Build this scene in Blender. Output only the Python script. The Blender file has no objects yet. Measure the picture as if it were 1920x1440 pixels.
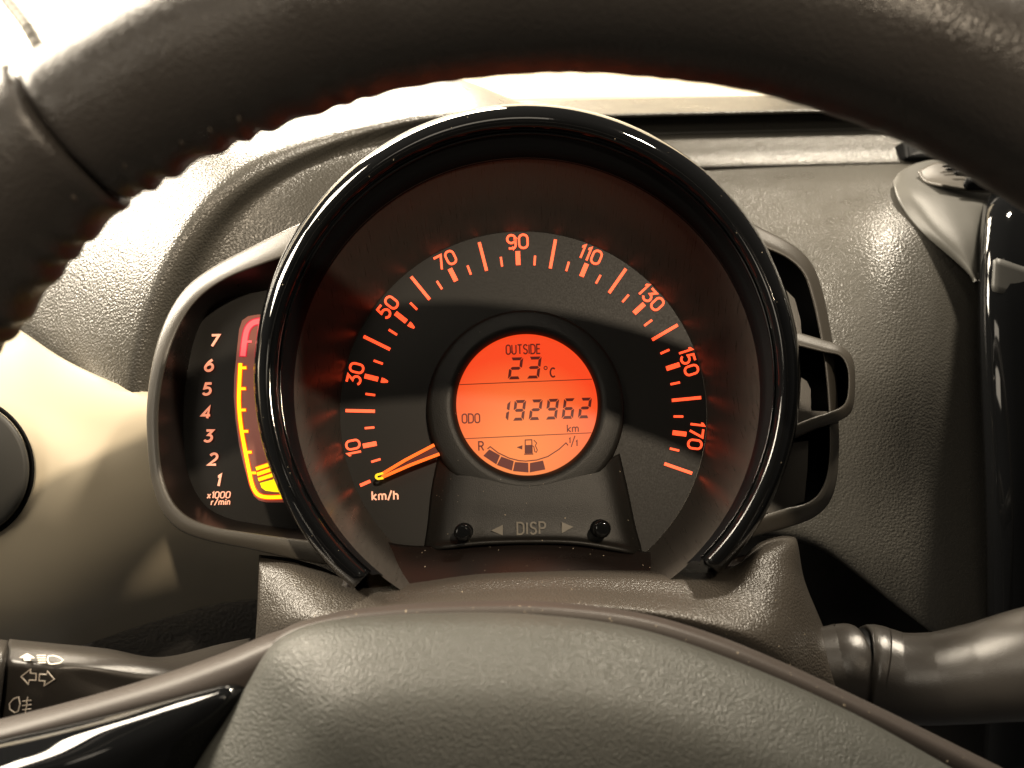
import bpy, bmesh, math, random
from mathutils import Vector, Matrix

random.seed(7)
scene = bpy.context.scene
C = scene.collection
R = math.radians

# ------------------------------------------------------------------ camera
FPX = 1500.0                         # focal length in pixels of a 1920 px wide picture
PITCH, ROLL = R(-18), R(-2.0)
cam_d = bpy.data.cameras.new('camera')
cam = bpy.data.objects.new('camera', cam_d)
C.objects.link(cam)
cam.location = (0, 0, 1.15)
cam.rotation_mode = 'QUATERNION'
cam.rotation_quaternion = (Matrix.Rotation(R(90) + PITCH, 3, 'X') @ Matrix.Rotation(ROLL, 3, 'Z')).to_quaternion()
cam_d.sensor_width = 36
cam_d.lens = 36 * FPX / 1920
cam_d.clip_start = 0.01
cam_d.clip_end = 50
cam_d.dof.use_dof = True
cam_d.dof.focus_distance = 0.298
cam_d.dof.aperture_fstop = 11.5
scene.camera = cam
bpy.context.view_layer.update()
CM = Matrix.Translation(cam.location) @ cam.rotation_quaternion.to_matrix().to_4x4()


def W(x, y, z):
    """a point given right / up / ahead of the eye, in metres"""
    return CM @ Vector((x, y, -z))


def P(px, py, z):
    return W((px - 960) / FPX * z, (720 - py) / FPX * z, z)


# ------------------------------------------------------------------ light
world = bpy.data.worlds.new("World")
scene.world = world
world.use_nodes = True
bg = world.node_tree.nodes['Background']
bg.inputs[0].default_value = (1.0, 0.92, 0.82, 1)
bg.inputs[1].default_value = 0.042

scene.view_settings.view_transform = 'Standard'
scene.view_settings.look = 'None'
scene.view_settings.exposure = 0.0
scene.view_settings.gamma = 1.0
scene.cycles.use_denoising = True
scene.cycles.max_bounces = 6
scene.cycles.sample_clamp_indirect = 4.0


def aim(o, target):
    d = (target - o.location).normalized()
    o.rotation_mode = 'QUATERNION'
    o.rotation_quaternion = d.to_track_quat('-Z', 'Y')


def spot(name, loc, target, watt, col, radius, size=60, blend=0.4):
    d = bpy.data.lights.new(name, 'SPOT')
    d.energy = watt
    d.color = col
    d.shadow_soft_size = radius
    d.spot_size = R(size)
    d.spot_blend = blend
    o = bpy.data.objects.new(name, d)
    C.objects.link(o)
    o.location = loc
    aim(o, target)
    return o


def area(name, loc, target, watt, col, sx, sy):
    d = bpy.data.lights.new(name, 'AREA')
    d.shape = 'RECTANGLE'
    d.size, d.size_y = sx, sy
    d.energy = watt
    d.color = col
    o = bpy.data.objects.new(name, d)
    C.objects.link(o)
    o.location = loc
    aim(o, target)
    return o


# warm showroom lamp over the driver's right shoulder: throws the rim's shadow on the dial
WARM = (1.0, 0.875, 0.695)
spot('shoulder_lamp', W(0.47, 0.90, -1.45), P(700, 630, 0.32), 125, (1.0, 0.82, 0.60), 0.030, 12.5, 0.8)
# lamp ahead beyond the windscreen
area('windscreen_lamp', W(-0.30, 0.85, 1.10), P(500, 300, 0.42), 48, WARM, 0.5, 0.35)
# ceiling lamps: left, far left, right, and behind the driver
area('ceiling_lamp', W(-0.85, 1.00, 0.40), P(300, 500, 0.36), 24, WARM, 0.3, 0.3)
area('ceiling_lamp', W(-1.00, 0.62, 0.33), P(300, 500, 0.36), 29, WARM, 0.3, 0.3)
area('ceiling_lamp', W(0.50, 1.20, 0.30), P(1500, 700, 0.36), 29, WARM, 0.09, 0.12)
area('ceiling_lamp', W(-0.10, 1.00, -0.60), P(900, 300, 0.20), 2.1, WARM, 0.35, 0.35)
area('fill_lamp', W(-0.60, 0.30, -0.60), P(300, 300, 0.20), 2.2, WARM, 0.3, 0.3)  # fill lamp added to brighten the left side, no source seen


# ------------------------------------------------------------------ materials
def mat(name, base, rough=0.5, spec=0.5, metal=0.0, coat=0.0, emis=None, estr=1.0, grain=None, mottle=0.0, streak=None):
    m = bpy.data.materials.new(name)
    m.use_nodes = True
    nt = m.node_tree
    b = nt.nodes['Principled BSDF']
    b.inputs['Base Color'].default_value = (*base, 1)
    b.inputs['Roughness'].default_value = rough
    b.inputs['Specular IOR Level'].default_value = spec
    b.inputs['Metallic'].default_value = metal
    b.inputs['Coat Weight'].default_value = coat
    b.inputs['Coat Roughness'].default_value = 0.03
    if emis:
        b.inputs['Emission Color'].default_value = (*emis, 1)
        b.inputs['Emission Strength'].default_value = estr
    tc = nt.nodes.new('ShaderNodeTexCoord')
    co = tc.outputs['Object']
    if streak:
        mp = nt.nodes.new('ShaderNodeMapping')
        mp.inputs['Scale'].default_value = streak
        nt.links.new(co, mp.inputs['Vector'])
        n = nt.nodes.new('ShaderNodeTexNoise')
        n.inputs['Scale'].default_value = 1.0
        n.inputs['Detail'].default_value = 4
        nt.links.new(mp.outputs[0], n.inputs['Vector'])
        rp = nt.nodes.new('ShaderNodeMapRange')
        rp.inputs[1].default_value, rp.inputs[2].default_value = 0.3, 0.7
        rp.inputs[3].default_value, rp.inputs[4].default_value = rough - 0.05, rough + 0.07
        nt.links.new(n.outputs['Fac'], rp.inputs[0])
        nt.links.new(rp.outputs[0], b.inputs['Roughness'])
        mx = nt.nodes.new('ShaderNodeMix')
        mx.data_type = 'RGBA'
        mx.inputs[6].default_value = (*[c * 0.72 for c in base], 1)
        mx.inputs[7].default_value = (*[c * 1.3 for c in base], 1)
        nt.links.new(n.outputs['Fac'], mx.inputs[0])
        nt.links.new(mx.outputs[2], b.inputs['Base Color'])
    if mottle:
        n = nt.nodes.new('ShaderNodeTexNoise')
        n.inputs['Scale'].default_value = 45
        n.inputs['Detail'].default_value = 6
        n.inputs['Roughness'].default_value = 0.65
        nt.links.new(co, n.inputs['Vector'])
        rp = nt.nodes.new('ShaderNodeMapRange')
        rp.inputs[1].default_value, rp.inputs[2].default_value = 0.3, 0.7
        rp.inputs[3].default_value, rp.inputs[4].default_value = rough - mottle, rough + mottle
        nt.links.new(n.outputs['Fac'], rp.inputs[0])
        nt.links.new(rp.outputs[0], b.inputs['Roughness'])
    if grain:
        scale, strength, dist = grain
        v = nt.nodes.new('ShaderNodeTexVoronoi')
        v.feature = 'SMOOTH_F1'
        v.inputs['Scale'].default_value = scale
        v.inputs['Smoothness'].default_value = 0.35
        # warp the cells so that the grain is not regular
        nz = nt.nodes.new('ShaderNodeTexNoise')
        nz.inputs['Scale'].default_value = scale * 1.4
        nz.inputs['Detail'].default_value = 3
        nt.links.new(co, nz.inputs['Vector'])
        ad = nt.nodes.new('ShaderNodeVectorMath')
        ad.operation = 'MULTIPLY_ADD'
        ad.inputs[1].default_value = (0.5 / scale,) * 3
        nt.links.new(nz.outputs['Color'], ad.inputs[0])
        nt.links.new(co, ad.inputs[2])
        nt.links.new(ad.outputs[0], v.inputs['Vector'])
        mm = nt.nodes.new('ShaderNodeMath')
        mm.operation = 'MULTIPLY_ADD'
        mm.inputs[1].default_value = 0.12
        nt.links.new(nz.outputs['Fac'], mm.inputs[0])
        nt.links.new(v.outputs['Distance'], mm.inputs[2])
        bp = nt.nodes.new('ShaderNodeBump')
        bp.inputs['Strength'].default_value = strength
        bp.inputs['Distance'].default_value = dist
        bp.invert = True
        nt.links.new(mm.outputs[0], bp.inputs['Height'])
        nt.links.new(bp.outputs[0], b.inputs['Normal'])
    return m


M = {}
M['dash'] = mat('dash_grain', (0.070, 0.066, 0.057), 0.31, 0.5, grain=(980, 0.9, 0.00026), mottle=0.06)
M['dash_dark'] = mat('dash_shaded', (0.016, 0.015, 0.014), 0.6, 0.3, grain=(560, 0.7, 0.0003))
M['cover'] = mat('column_grain', (0.044, 0.038, 0.031), 0.38, 0.5, grain=(1450, 1.0, 0.00024))
M['frame'] = mat('pod_frame_satin', (0.056, 0.050, 0.041), 0.38, 0.5, grain=(2600, 0.6, 0.00005))
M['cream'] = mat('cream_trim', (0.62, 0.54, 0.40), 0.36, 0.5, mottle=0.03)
M['silver'] = mat('silver_trim', (0.070, 0.068, 0.060), 0.48, 0.35, grain=(3200, 0.12, 0.0003))
M['black'] = mat('piano_black', (0.004, 0.0042, 0.0045), 0.045, 0.32)
M['matt_black'] = mat('matt_black', (0.003, 0.0032, 0.0036), 0.45, 0.10)
M['leather'] = mat('wheel_leather', (0.037, 0.033, 0.030), 0.36, 0.45, grain=(1500, 0.9, 0.00014), mottle=0.13)
M['pad'] = mat('pad_skin', (0.045, 0.046, 0.040), 0.44, 0.5, grain=(1800, 1.0, 0.00022), mottle=0.05)
M['spoke'] = mat('spoke_plastic', (0.038, 0.031, 0.027), 0.50, 0.35, grain=(2400, 0.7, 0.00005))
M['stalk'] = mat('stalk_satin', (0.038, 0.034, 0.030), 0.29, 0.55, grain=(3500, 0.15, 0.0003))
M['disc'] = mat('dial_disc', (0.0095, 0.0085, 0.0072), 0.50, 0.25, streak=(2500, 2500, 260))
M['annulus'] = mat('dial_annulus', (0.038, 0.0335, 0.029), 0.31, 0.5, streak=(2600, 120, 120))
M['pedestal'] = mat('dial_pedestal', (0.0085, 0.0078, 0.0066), 0.46, 0.35, grain=(3500, 0.2, 0.0003))
M['smoke'] = mat('smoked_base', (0.012, 0.009, 0.008), 0.30, 0.35, mottle=0.05)
M['mark'] = mat('lit_marks', (0.42, 0.20, 0.12), 0.6, 0.2, emis=(1.0, 0.060, 0.0138), estr=1.75)
M['tach_mark'] = mat('tach_marks', (0.80, 0.66, 0.55), 0.6, 0.2, emis=(1.0, 0.22, 0.10), estr=0.75)
M['needle'] = mat('needle_light', (0.3, 0.06, 0.02), 0.3, 0.5, emis=(1.0, 0.13, 0.006), estr=1.5)
M['needle_tip'] = mat('needle_tip_light', (0.4, 0.2, 0.02), 0.3, 0.5, emis=(1.0, 0.62, 0.01), estr=1.3)
M['needle_web'] = mat('needle_web', (0.05, 0.010, 0.008), 0.3, 0.5, emis=(0.9, 0.03, 0.01), estr=0.04)
M['yellow'] = mat('scale_yellow', (0.4, 0.3, 0.02), 0.5, 0.3, emis=(1.0, 0.83, 0.004), estr=1.25)
M['halo'] = mat('painted_halo_orange', (0.3, 0.08, 0.02), 0.5, 0.3, emis=(1.0, 0.055, 0.004), estr=0.95)
M['red'] = mat('scale_red', (0.4, 0.1, 0.1), 0.5, 0.3, emis=(1.0, 0.12, 0.13), estr=1.0)
M['red_halo'] = mat('painted_halo_red', (0.3, 0.02, 0.04), 0.5, 0.3, emis=(0.75, 0.008, 0.035), estr=0.8)
M['film'] = mat('scale_film', (0.20, 0.085, 0.062), 0.35, 0.4, emis=(0.55, 0.10, 0.065), estr=0.22)
M['ink'] = mat('lcd_ink', (0.035, 0.012, 0.010), 0.5, 0.3, emis=(0.30, 0.03, 0.02), estr=0.30)
M['print'] = mat('white_print', (0.78, 0.70, 0.60), 0.5, 0.3)
M['moulded'] = mat('moulded_text', (0.16, 0.145, 0.12), 0.25, 0.6)
M['vent'] = mat('vent_dark', (0.045, 0.044, 0.040), 0.5, 0.4)
M['thread'] = mat('stitch_thread', (0.085, 0.07, 0.057), 0.6, 0.3)
M['pillar'] = mat('pillar_cloth', (0.72, 0.66, 0.55), 0.8, 0.2)
M['rubber'] = mat('seal_rubber', (0.20, 0.19, 0.17), 0.7, 0.3)
M['dust'] = mat('dust', (0.45, 0.38, 0.28), 0.9, 0.1)


def lcd_material():
    m = bpy.data.materials.new('lcd_glow')
    m.use_nodes = True
    nt = m.node_tree
    b = nt.nodes['Principled BSDF']
    b.inputs['Base Color'].default_value = (0.06, 0.015, 0.006, 1)
    b.inputs['Roughness'].default_value = 0.4
    b.inputs['Specular IOR Level'].default_value = 0.25
    # the back light is a little uneven: paler orange low down
    tc = nt.nodes.new('ShaderNodeTexCoord')
    gr = nt.nodes.new('ShaderNodeTexGradient')
    gr.gradient_type = 'SPHERICAL'
    mp = nt.nodes.new('ShaderNodeMapping')
    mp.inputs['Location'].default_value = (0.10, 0.0, 0.55)
    mp.inputs['Scale'].default_value = (26, 26, 26)
    nt.links.new(tc.outputs['Object'], mp.inputs['Vector'])
    nt.links.new(mp.outputs[0], gr.inputs['Vector'])
    cr = nt.nodes.new('ShaderNodeValToRGB')
    cr.color_ramp.elements[0].position = 0.0
    cr.color_ramp.elements[0].color = (1.0, 0.068, 0.014, 1)
    cr.color_ramp.elements[1].position = 0.9
    cr.color_ramp.elements[1].color = (1.0, 0.32, 0.075, 1)
    nt.links.new(gr.outputs['Fac'], cr.inputs['Fac'])
    nt.links.new(cr.outputs['Color'], b.inputs['Emission Color'])
    b.inputs['Emission Strength'].default_value = 0.95
    return m


M['lcd'] = lcd_material()


# ------------------------------------------------------------------ helpers
def thing(name, label, cat, loc, group=None):
    o = bpy.data.objects.new(name, None)
    o.empty_display_size = 0.02
    C.objects.link(o)
    o.location = loc
    o['label'] = label
    o['category'] = cat
    if group:
        o['group'] = group
    return o


def base_of(o):
    v = Vector((0, 0, 0))
    while o is not None:
        v = v + o.location
        o = o.parent
    return v


def mk(name, verts, faces, material, parent=None, smooth=True, loc=None):
    """one mesh object; verts are world points"""
    org = loc if loc is not None else (sum(verts, Vector()) / len(verts))
    me = bpy.data.meshes.new(name)
    me.from_pydata([tuple(v - org) for v in verts], [], faces)
    me.materials.append(M[material] if isinstance(material, str) else material)
    bm = bmesh.new()
    bm.from_mesh(me)
    bmesh.ops.recalc_face_normals(bm, faces=bm.faces)
    bm.to_mesh(me)
    bm.free()
    for p in me.polygons:
        p.use_smooth = smooth
    o = bpy.data.objects.new(name, me)
    C.objects.link(o)
    if parent is not None:
        o.parent = parent
        o.location = org - base_of(parent)
    else:
        o.location = org
    return o


def catmull(pts, n, closed=False):
    pts = [Vector(p) for p in pts]
    k = len(pts)
    segs = k if closed else k - 1
    # spread samples by chord length
    out = []
    L = [0]
    for i in range(segs):
        L.append(L[-1] + (pts[(i + 1) % k] - pts[i]).length)
    tot = L[-1]
    cnt = n if closed else n - 1
    j = 0
    for s in range(n):
        d = tot * s / cnt
        if s == n - 1 and not closed:
            d = tot - 1e-9 * tot
        while j < segs - 1 and d > L[j + 1]:
            j += 1
        t = (d - L[j]) / max(L[j + 1] - L[j], 1e-12)
        p1, p2 = pts[j], pts[(j + 1) % k]
        p0 = pts[j - 1] if (j > 0 or closed) else p1 * 2 - p2
        p3 = pts[(j + 2) % k] if (j + 2 < k or closed) else p2 * 2 - p1
        # centripetal-like safe tangents
        d1 = (p2 - p1).length
        m1 = (p2 - p0) * (d1 / max((p1 - p0).length + d1, 1e-9))
        m2 = (p3 - p1) * (d1 / max((p3 - p2).length + d1, 1e-9))
        h00 = 2 * t**3 - 3 * t**2 + 1
        h10 = t**3 - 2 * t**2 + t
        h01 = -2 * t**3 + 3 * t**2
        h11 = t**3 - t**2
        out.append(p1 * h00 + m1 * h10 + p2 * h01 + m2 * h11)
    return out


def grid_faces(nr, nc, closed_c=False, closed_r=False):
    f = []
    for i in range(nr if closed_r else nr - 1):
        for j in range(nc if closed_c else nc - 1):
            a = i * nc + j
            b = i * nc + (j + 1) % nc
            c = ((i + 1) % nr) * nc + (j + 1) % nc
            d = ((i + 1) % nr) * nc + j
            f.append((a, b, c, d))
    return f


def loft(name, rows, material, parent, nc=40, nr=30, thick=0.002, smooth_rows=True, closed_c=False, smooth=True):
    """a curved sheet through rows of (px,py,depth) points; real thickness away from the eye"""
    rr = [catmull([P(*q) for q in row], nc, closed_c) for row in rows]
    if smooth_rows:
        cols = [catmull([r[j] for r in rr], nr) for j in range(nc)]
        g = [[cols[j][i] for j in range(nc)] for i in range(nr)]
    else:
        g = rr
    verts = [v for r in g for v in r]
    o = mk(name, verts, grid_faces(len(g), nc, closed_c), material, parent, smooth)
    face_eye(o)
    if thick:
        s = o.modifiers.new('thickness', 'SOLIDIFY')
        s.thickness = thick
        s.offset = -1
    return o


def face_eye(o):
    """normals of a sheet point to the driver's side"""
    me = o.data
    off = base_of(o)
    tot = 0
    eye = cam.location
    for p in me.polygons:
        tot += p.area * (1 if p.normal.dot(eye - (off + p.center)) > 0 else -1)
    if tot < 0:
        me.flip_normals()


def slab(name, pts, depth_vec, material, parent, bevel=0.0, smooth=False):
    """polygon pushed back along depth_vec"""
    n = len(pts)
    v = list(pts) + [p + depth_vec for p in pts]
    f = [tuple(range(n)), tuple(range(2 * n - 1, n - 1, -1))]
    for i in range(n):
        j = (i + 1) % n
        f.append((i, n + i, n + j, j))
    o = mk(name, v, f, material, parent, smooth)
    if bevel:
        b = o.modifiers.new('bevel', 'BEVEL')
        b.width = bevel
        b.segments = 3
        b.limit_method = 'ANGLE'
        b.angle_limit = R(40)
    return o


def ribbon2d(pts, w, closed=False, taper=None):
    """flat ribbon of width w about a 2-D polyline; returns (left, right) offset points"""
    n = len(pts)
    Ls, Rs = [], []
    for i in range(n):
        p = Vector(pts[i])
        a = Vector(pts[i - 1]) if (i > 0 or closed) else None
        b = Vector(pts[(i + 1) % n]) if (i < n - 1 or closed) else None
        d1 = (p - a).normalized() if a is not None else None
        d2 = (b - p).normalized() if b is not None else None
        if d1 is None:
            d1 = d2
        if d2 is None:
            d2 = d1
        t = d1 + d2
        t = t.normalized() if t.length > 1e-6 else d1
        nrm = Vector((-t.y, t.x))
        k = max(nrm.dot(Vector((-d1.y, d1.x))), 0.45)
        h = (w if taper is None else w * taper[i]) / 2 / k
        Ls.append(p + nrm * h)
        Rs.append(p - nrm * h)
    return Ls, Rs


class Build:
    """gathers flat shapes drawn in picture pixels and lays them, with thickness, on a plane"""

    def __init__(self, to3, nrm, t=0.0003):
        self.to3, self.nrm, self.t = to3, nrm, t
        self.v, self.f = [], []

    def poly(self, pts):
        n = len(pts)
        b = len(self.v)
        q = [self.to3(*p) for p in pts]
        self.v += [p + self.nrm * self.t for p in q] + q
        self.f.append(tuple(range(b, b + n)))
        for i in range(n):
            j = (i + 1) % n
            self.f.append((b + i, b + n + i, b + n + j, b + j))
        return self

    def line(self, pts, w, closed=False, taper=None):
        Ls, Rs = ribbon2d(pts, w, closed, taper)
        n = len(pts)
        b = len(self.v)
        for i in range(n):
            l, r = self.to3(*Ls[i]), self.to3(*Rs[i])
            self.v += [l + self.nrm * self.t, r + self.nrm * self.t, l, r]
        for i in range(n if closed else n - 1):
            a, c = b + 4 * i, b + 4 * ((i + 1) % n)
            self.f += [(a, a + 1, c + 1, c), (a, c, c + 2, a + 2), (a + 1, a + 3, c + 3, c + 1)]
        if not closed:
            e = b + 4 * (n - 1)
            self.f += [(b, b + 2, b + 3, b + 1), (e, e + 1, e + 3, e + 2)]
        return self

    def done(self, name, material, parent):
        return mk(name, self.v, self.f, material, parent, smooth=False)


def arc(cx, cy, rx, ry, a0, a1, n=10):
    return [(cx + rx * math.cos(R(a0 + (a1 - a0) * i / n)), cy + ry * math.sin(R(a0 + (a1 - a0) * i / n))) for i in range(n + 1)]


def rrect(x0, y0, x1, y1, r, n=5):
    p = []
    for cx, cy, a in ((x1 - r, y1 - r, 0), (x0 + r, y1 - r, 90), (x0 + r, y0 + r, 180), (x1 - r, y0 + r, 270)):
        p += arc(cx, cy, r, r, a, a + 90, n)
    return p


# stroke letters: unit height, y up; each stroke = (points, closed)
G = {
    '0': (0.64, [(rrect(0, 0, 0.64, 1, 0.30), True)]),
    '1': (0.22, [([(0.0, 0.86), (0.04, 0.86), (0.2, 1.0), (0.2, 0)], False)]),
    '2': (0.60, [(arc(0.29, 0.70, 0.30, 0.30, 155, -20, 10) + [(0.50, 0.47), (0.0, 0.0), (0.62, 0.0)], False)]),
    '3': (0.60, [([(0.03, 1.0), (0.56, 1.0), (0.27, 0.60)] + arc(0.28, 0.30, 0.31, 0.30, 80, -150, 11), False)]),
    '4': (0.66, [([(0.47, 0.0), (0.47, 1.0), (0.0, 0.27), (0.66, 0.27)], False)]),
    '5': (0.60, [([(0.56, 1.0), (0.10, 1.0), (0.06, 0.58), (0.25, 0.62)] + arc(0.28, 0.31, 0.31, 0.31, 80, -150, 11), False)]),
    '6': (0.62, [([(0.46, 1.0), (0.22, 0.78), (0.04, 0.47)] + arc(0.31, 0.31, 0.31, 0.31, 165, 515, 16), False)]),
    '7': (0.60, [([(0.0, 1.0), (0.60, 1.0), (0.20, 0.0)], False)]),
    '9': (0.62, [([(0.10, 0.0), (0.40, 0.0)] + arc(0.40, 0.22, 0.22, 0.22, -90, 0, 4) + [(0.62, 0.70)] + arc(0.31, 0.70, 0.31, 0.30, 0, 345, 16) + [(0.60, 0.45)], False)]),
    '/': (0.42, [([(0.0, -0.06), (0.42, 1.06)], False)]),
    'k': (0.5, [([(0, 0), (0, 1)], False), ([(0.47, 0.66), (0.06, 0.33), (0.48, 0.0)], False)]),
    'm': (0.80, [([(0, 0), (0, 0.66)], False), ([(0, 0.52)] + arc(0.2, 0.46, 0.2, 0.20, 150, 0, 6) + [(0.4, 0.0)], False), ([(0.4, 0.46)] + arc(0.6, 0.46, 0.2, 0.20, 160, 0, 6) + [(0.8, 0.0)], False)]),
    'n': (0.42, [([(0, 0), (0, 0.66)], False), ([(0, 0.5)] + arc(0.21, 0.44, 0.21, 0.22, 150, 0, 6) + [(0.42, 0.0)], False)]),
    'h': (0.46, [([(0, 0), (0, 1)], False), ([(0, 0.48)] + arc(0.23, 0.42, 0.23, 0.24, 150, 0, 6) + [(0.46, 0.0)], False)]),
    'r': (0.30, [([(0, 0), (0, 0.66)], False), ([(0, 0.44), (0.12, 0.64), (0.30, 0.66)], False)]),
    'i': (0.04, [([(0.02, 0), (0.02, 0.66)], False), ([(0.02, 0.80), (0.02, 0.96)], False)]),
    'x': (0.48, [([(0, 0), (0.48, 0.66)], False), ([(0, 0.66), (0.48, 0)], False)]),
    'O': (0.52, [(rrect(0, 0, 0.52, 1, 0.25), True)]),
    'U': (0.52, [([(0, 1), (0, 0.26)] + arc(0.26, 0.26, 0.26, 0.26, 180, 360, 8) + [(0.52, 1)], False)]),
    'T': (0.54, [([(0, 1), (0.54, 1)], False), ([(0.27, 1), (0.27, 0)], False)]),
    'S': (0.48, [(arc(0.25, 0.76, 0.23, 0.24, 20, 250, 8) + arc(0.23, 0.25, 0.24, 0.25, 70, -160, 9), False)]),
    'I': (0.04, [([(0.02, 0), (0.02, 1)], False)]),
    'D': (0.54, [([(0, 0), (0, 1), (0.26, 1)] + arc(0.24, 0.70, 0.30, 0.30, 80, 0, 5) + arc(0.24, 0.30, 0.30, 0.30, 0, -80, 5) + [(0.20, 0)], True)]),
    'E': (0.44, [([(0.44, 1), (0, 1), (0, 0), (0.44, 0)], False), ([(0, 0.52), (0.38, 0.52)], False)]),
    'R': (0.52, [([(0, 0), (0, 1), (0.28, 1)] + arc(0.28, 0.75, 0.23, 0.25, 80, -80, 7) + [(0, 0.5)], False), ([(0.26, 0.5), (0.54, 0)], False)]),
    'P': (0.50, [([(0, 0), (0, 1), (0.28, 1)] + arc(0.28, 0.74, 0.23, 0.26, 80, -80, 7) + [(0, 0.48)], False)]),
    'C': (0.56, [(arc(0.31, 0.5, 0.31, 0.5, 50, 310, 14), False)]),
}


def text_width(s, gap):
    return sum(G[c][0] for c in s) + gap * (len(s) - 1)


def draw_text(bd, s, cx, cy, h, ang=0.0, stroke=0.16, gap=0.24, slant=0.0, squeeze=1.0):
    """text centred on pixel (cx,cy), cap height h px, turned ang degrees counter-clockwise in the picture"""
    w = text_width(s, gap)
    x = -w / 2
    ca, sa = math.cos(R(ang)), math.sin(R(ang))
    hh = h * (1 - stroke)

    def T(p):
        u, v = (p[0] + slant * (p[1] - 0.5)) * hh * squeeze, (p[1] - 0.5) * hh
        return (cx + u * ca - v * sa, cy - (u * sa + v * ca))
    for c in s:
        gw, strokes = G[c]
        for pts, closed in strokes:
            bd.line([T((x + p[0], p[1])) for p in pts], h * stroke, closed)
        x += gw + gap


# ------------------------------------------------------------------ dial frame
TILT = R(12)
DROLL = R(2.3)
O3 = Vector(((982 - 960) / FPX * 0.30, (720 - 778) / FPX * 0.30, -0.30))
Nc = Vector((0, math.sin(TILT), math.cos(TILT)))
Uc = Vector((math.cos(DROLL), math.sin(DROLL), 0))
Uc = (Uc - Nc * Uc.dot(Nc)).normalized()
Vc = Nc.cross(Uc)
RotM = CM.to_3x3()
NW, UW, VW = RotM @ Nc, RotM @ Uc, RotM @ Vc
SPX = 0.30 / FPX


def dl(u, v, w):
    """dial-frame point: u right, v up (metres), w towards the driver"""
    return CM @ (O3 + Uc * u + Vc * v + Nc * w)


def pd(px, py, w=0.0):
    """point of the dial-parallel plane w that is seen at the pixel"""
    d = Vector(((px - 960) / FPX, (720 - py) / FPX, -1.0))
    t = (O3 + Nc * w).dot(Nc) / d.dot(Nc)
    return CM @ (d * t)


def uv(px, py, w):
    q = CM.inverted() @ pd(px, py, w) - O3
    return q.dot(Uc), q.dot(Vc)


def ring_pts(cx, cy, rpx, w, n, a0=0.0, a1=360.0, full=True):
    """closed moulded outline of the dial frame at height w, a hair taller than round like the real hoop"""
    u0, _ = uv(cx - rpx, cy, w)
    u1, _ = uv(cx + rpx, cy, w)
    _, v0 = uv(cx, cy + rpx, w)
    _, v1 = uv(cx, cy - rpx, w)
    uc, vc, ru, rv = (u0 + u1) / 2, (v0 + v1) / 2, (u1 - u0) / 2, (v1 - v0) / 2
    cnt = n if full else n - 1
    return [dl(uc + ru * math.cos(R(a0 + (a1 - a0) * i / cnt)), vc + rv * math.sin(R(a0 + (a1 - a0) * i / cnt)), w) for i in range(n)]


def revolve(name, rings, material, parent, n=128, a0=0.0, a1=360.0, close_r=False, cap_centre=False):
    full = abs(a1 - a0 - 360) < 1e-6
    g = [ring_pts(*r, n, a0, a1, full) for r in rings]
    v = [p for r in g for p in r]
    f = grid_faces(len(g), n, full, close_r)
    if cap_centre:
        v.append(sum(g[-1], Vector()) / n)
        b = (len(g) - 1) * n
        for j in range(n):
            f.append((b + j, b + (j + 1) % n, len(v) - 1))
    if close_r and not full:
        m = len(g)
        f.append(tuple(i * n for i in range(m)))
        f.append(tuple(i * n + n - 1 for i in reversed(range(m))))
    return mk(name, v, f, material, parent, True)


# =================================================================== DASHBOARD
dash = thing('dashboard', 'grained grey dashboard behind the dials, glaring pale at its upper left', 'dashboard', P(960, 900, 0.5))

# hooded recess around the dials, left and top
loft('dash_hood', [
    [(470, 900, 0.372), (440, 640, 0.368), (520, 480, 0.372), (650, 360, 0.384), (800, 280, 0.42), (950, 255, 0.43), (1040, 262, 0.44)],
    [(320, 870, 0.364), (330, 640, 0.361), (385, 490, 0.364), (480, 372, 0.374), (640, 285, 0.400), (850, 236, 0.43), (1050, 250, 0.45)],
    [(275, 860, 0.355), (290, 640, 0.352), (352, 482, 0.355), (455, 352, 0.365), (640, 262, 0.395), (850, 218, 0.425), (1060, 240, 0.45)],
    [(230, 850, 0.352), (255, 640, 0.349), (325, 462, 0.352), (430, 328, 0.365), (620, 242, 0.40), (850, 202, 0.435), (1075, 232, 0.46)],
    [(60, 820, 0.375), (95, 600, 0.375), (190, 400, 0.38), (330, 255, 0.40), (580, 178, 0.445), (840, 165, 0.48), (1085, 232, 0.49)],
    [(-200, 780, 0.43), (-180, 520, 0.43), (-60, 280, 0.44), (130, 130, 0.48), (480, 90, 0.54), (820, 135, 0.55), (1095, 245, 0.53)],
], 'dash', dash, nc=90, nr=80, thick=0.003)

# ledge towards the windscreen; its step is shaped to make a shadow band
def line_row(y_at_1300, z, x0=960, x1=2600, slope=-0.022):
    return [(x, y_at_1300 + (x - 1300) * slope, z) for x in (x0, (2 * x0 + x1) / 3, (x0 + 2 * x1) / 3, x1)]


loft('dash_ledge', [line_row(312, 0.488), line_row(309, 0.490), line_row(290, 0.497), line_row(276, 0.504), line_row(266, 0.509), line_row(250, 0.517)],
     'dash', dash, nc=24, nr=40, thick=0.003)
loft('shadow_step', [line_row(250, 0.5172), line_row(236, 0.522), line_row(224, 0.524), line_row(216, 0.525)], 'dash', dash, nc=24, nr=8, thick=0.003)
loft('upper_shelf', [line_row(215.5, 0.5245), line_row(217, 0.513), line_row(215.5, 0.508), line_row(211, 0.508), line_row(196, 0.545), line_row(182, 0.585)],
     'dash', dash, nc=24, nr=50, thick=0.0)
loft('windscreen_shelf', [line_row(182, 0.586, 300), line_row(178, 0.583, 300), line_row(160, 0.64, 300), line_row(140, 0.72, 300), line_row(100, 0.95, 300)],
     'cream', dash, nc=24, nr=20, thick=0.004)

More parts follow.
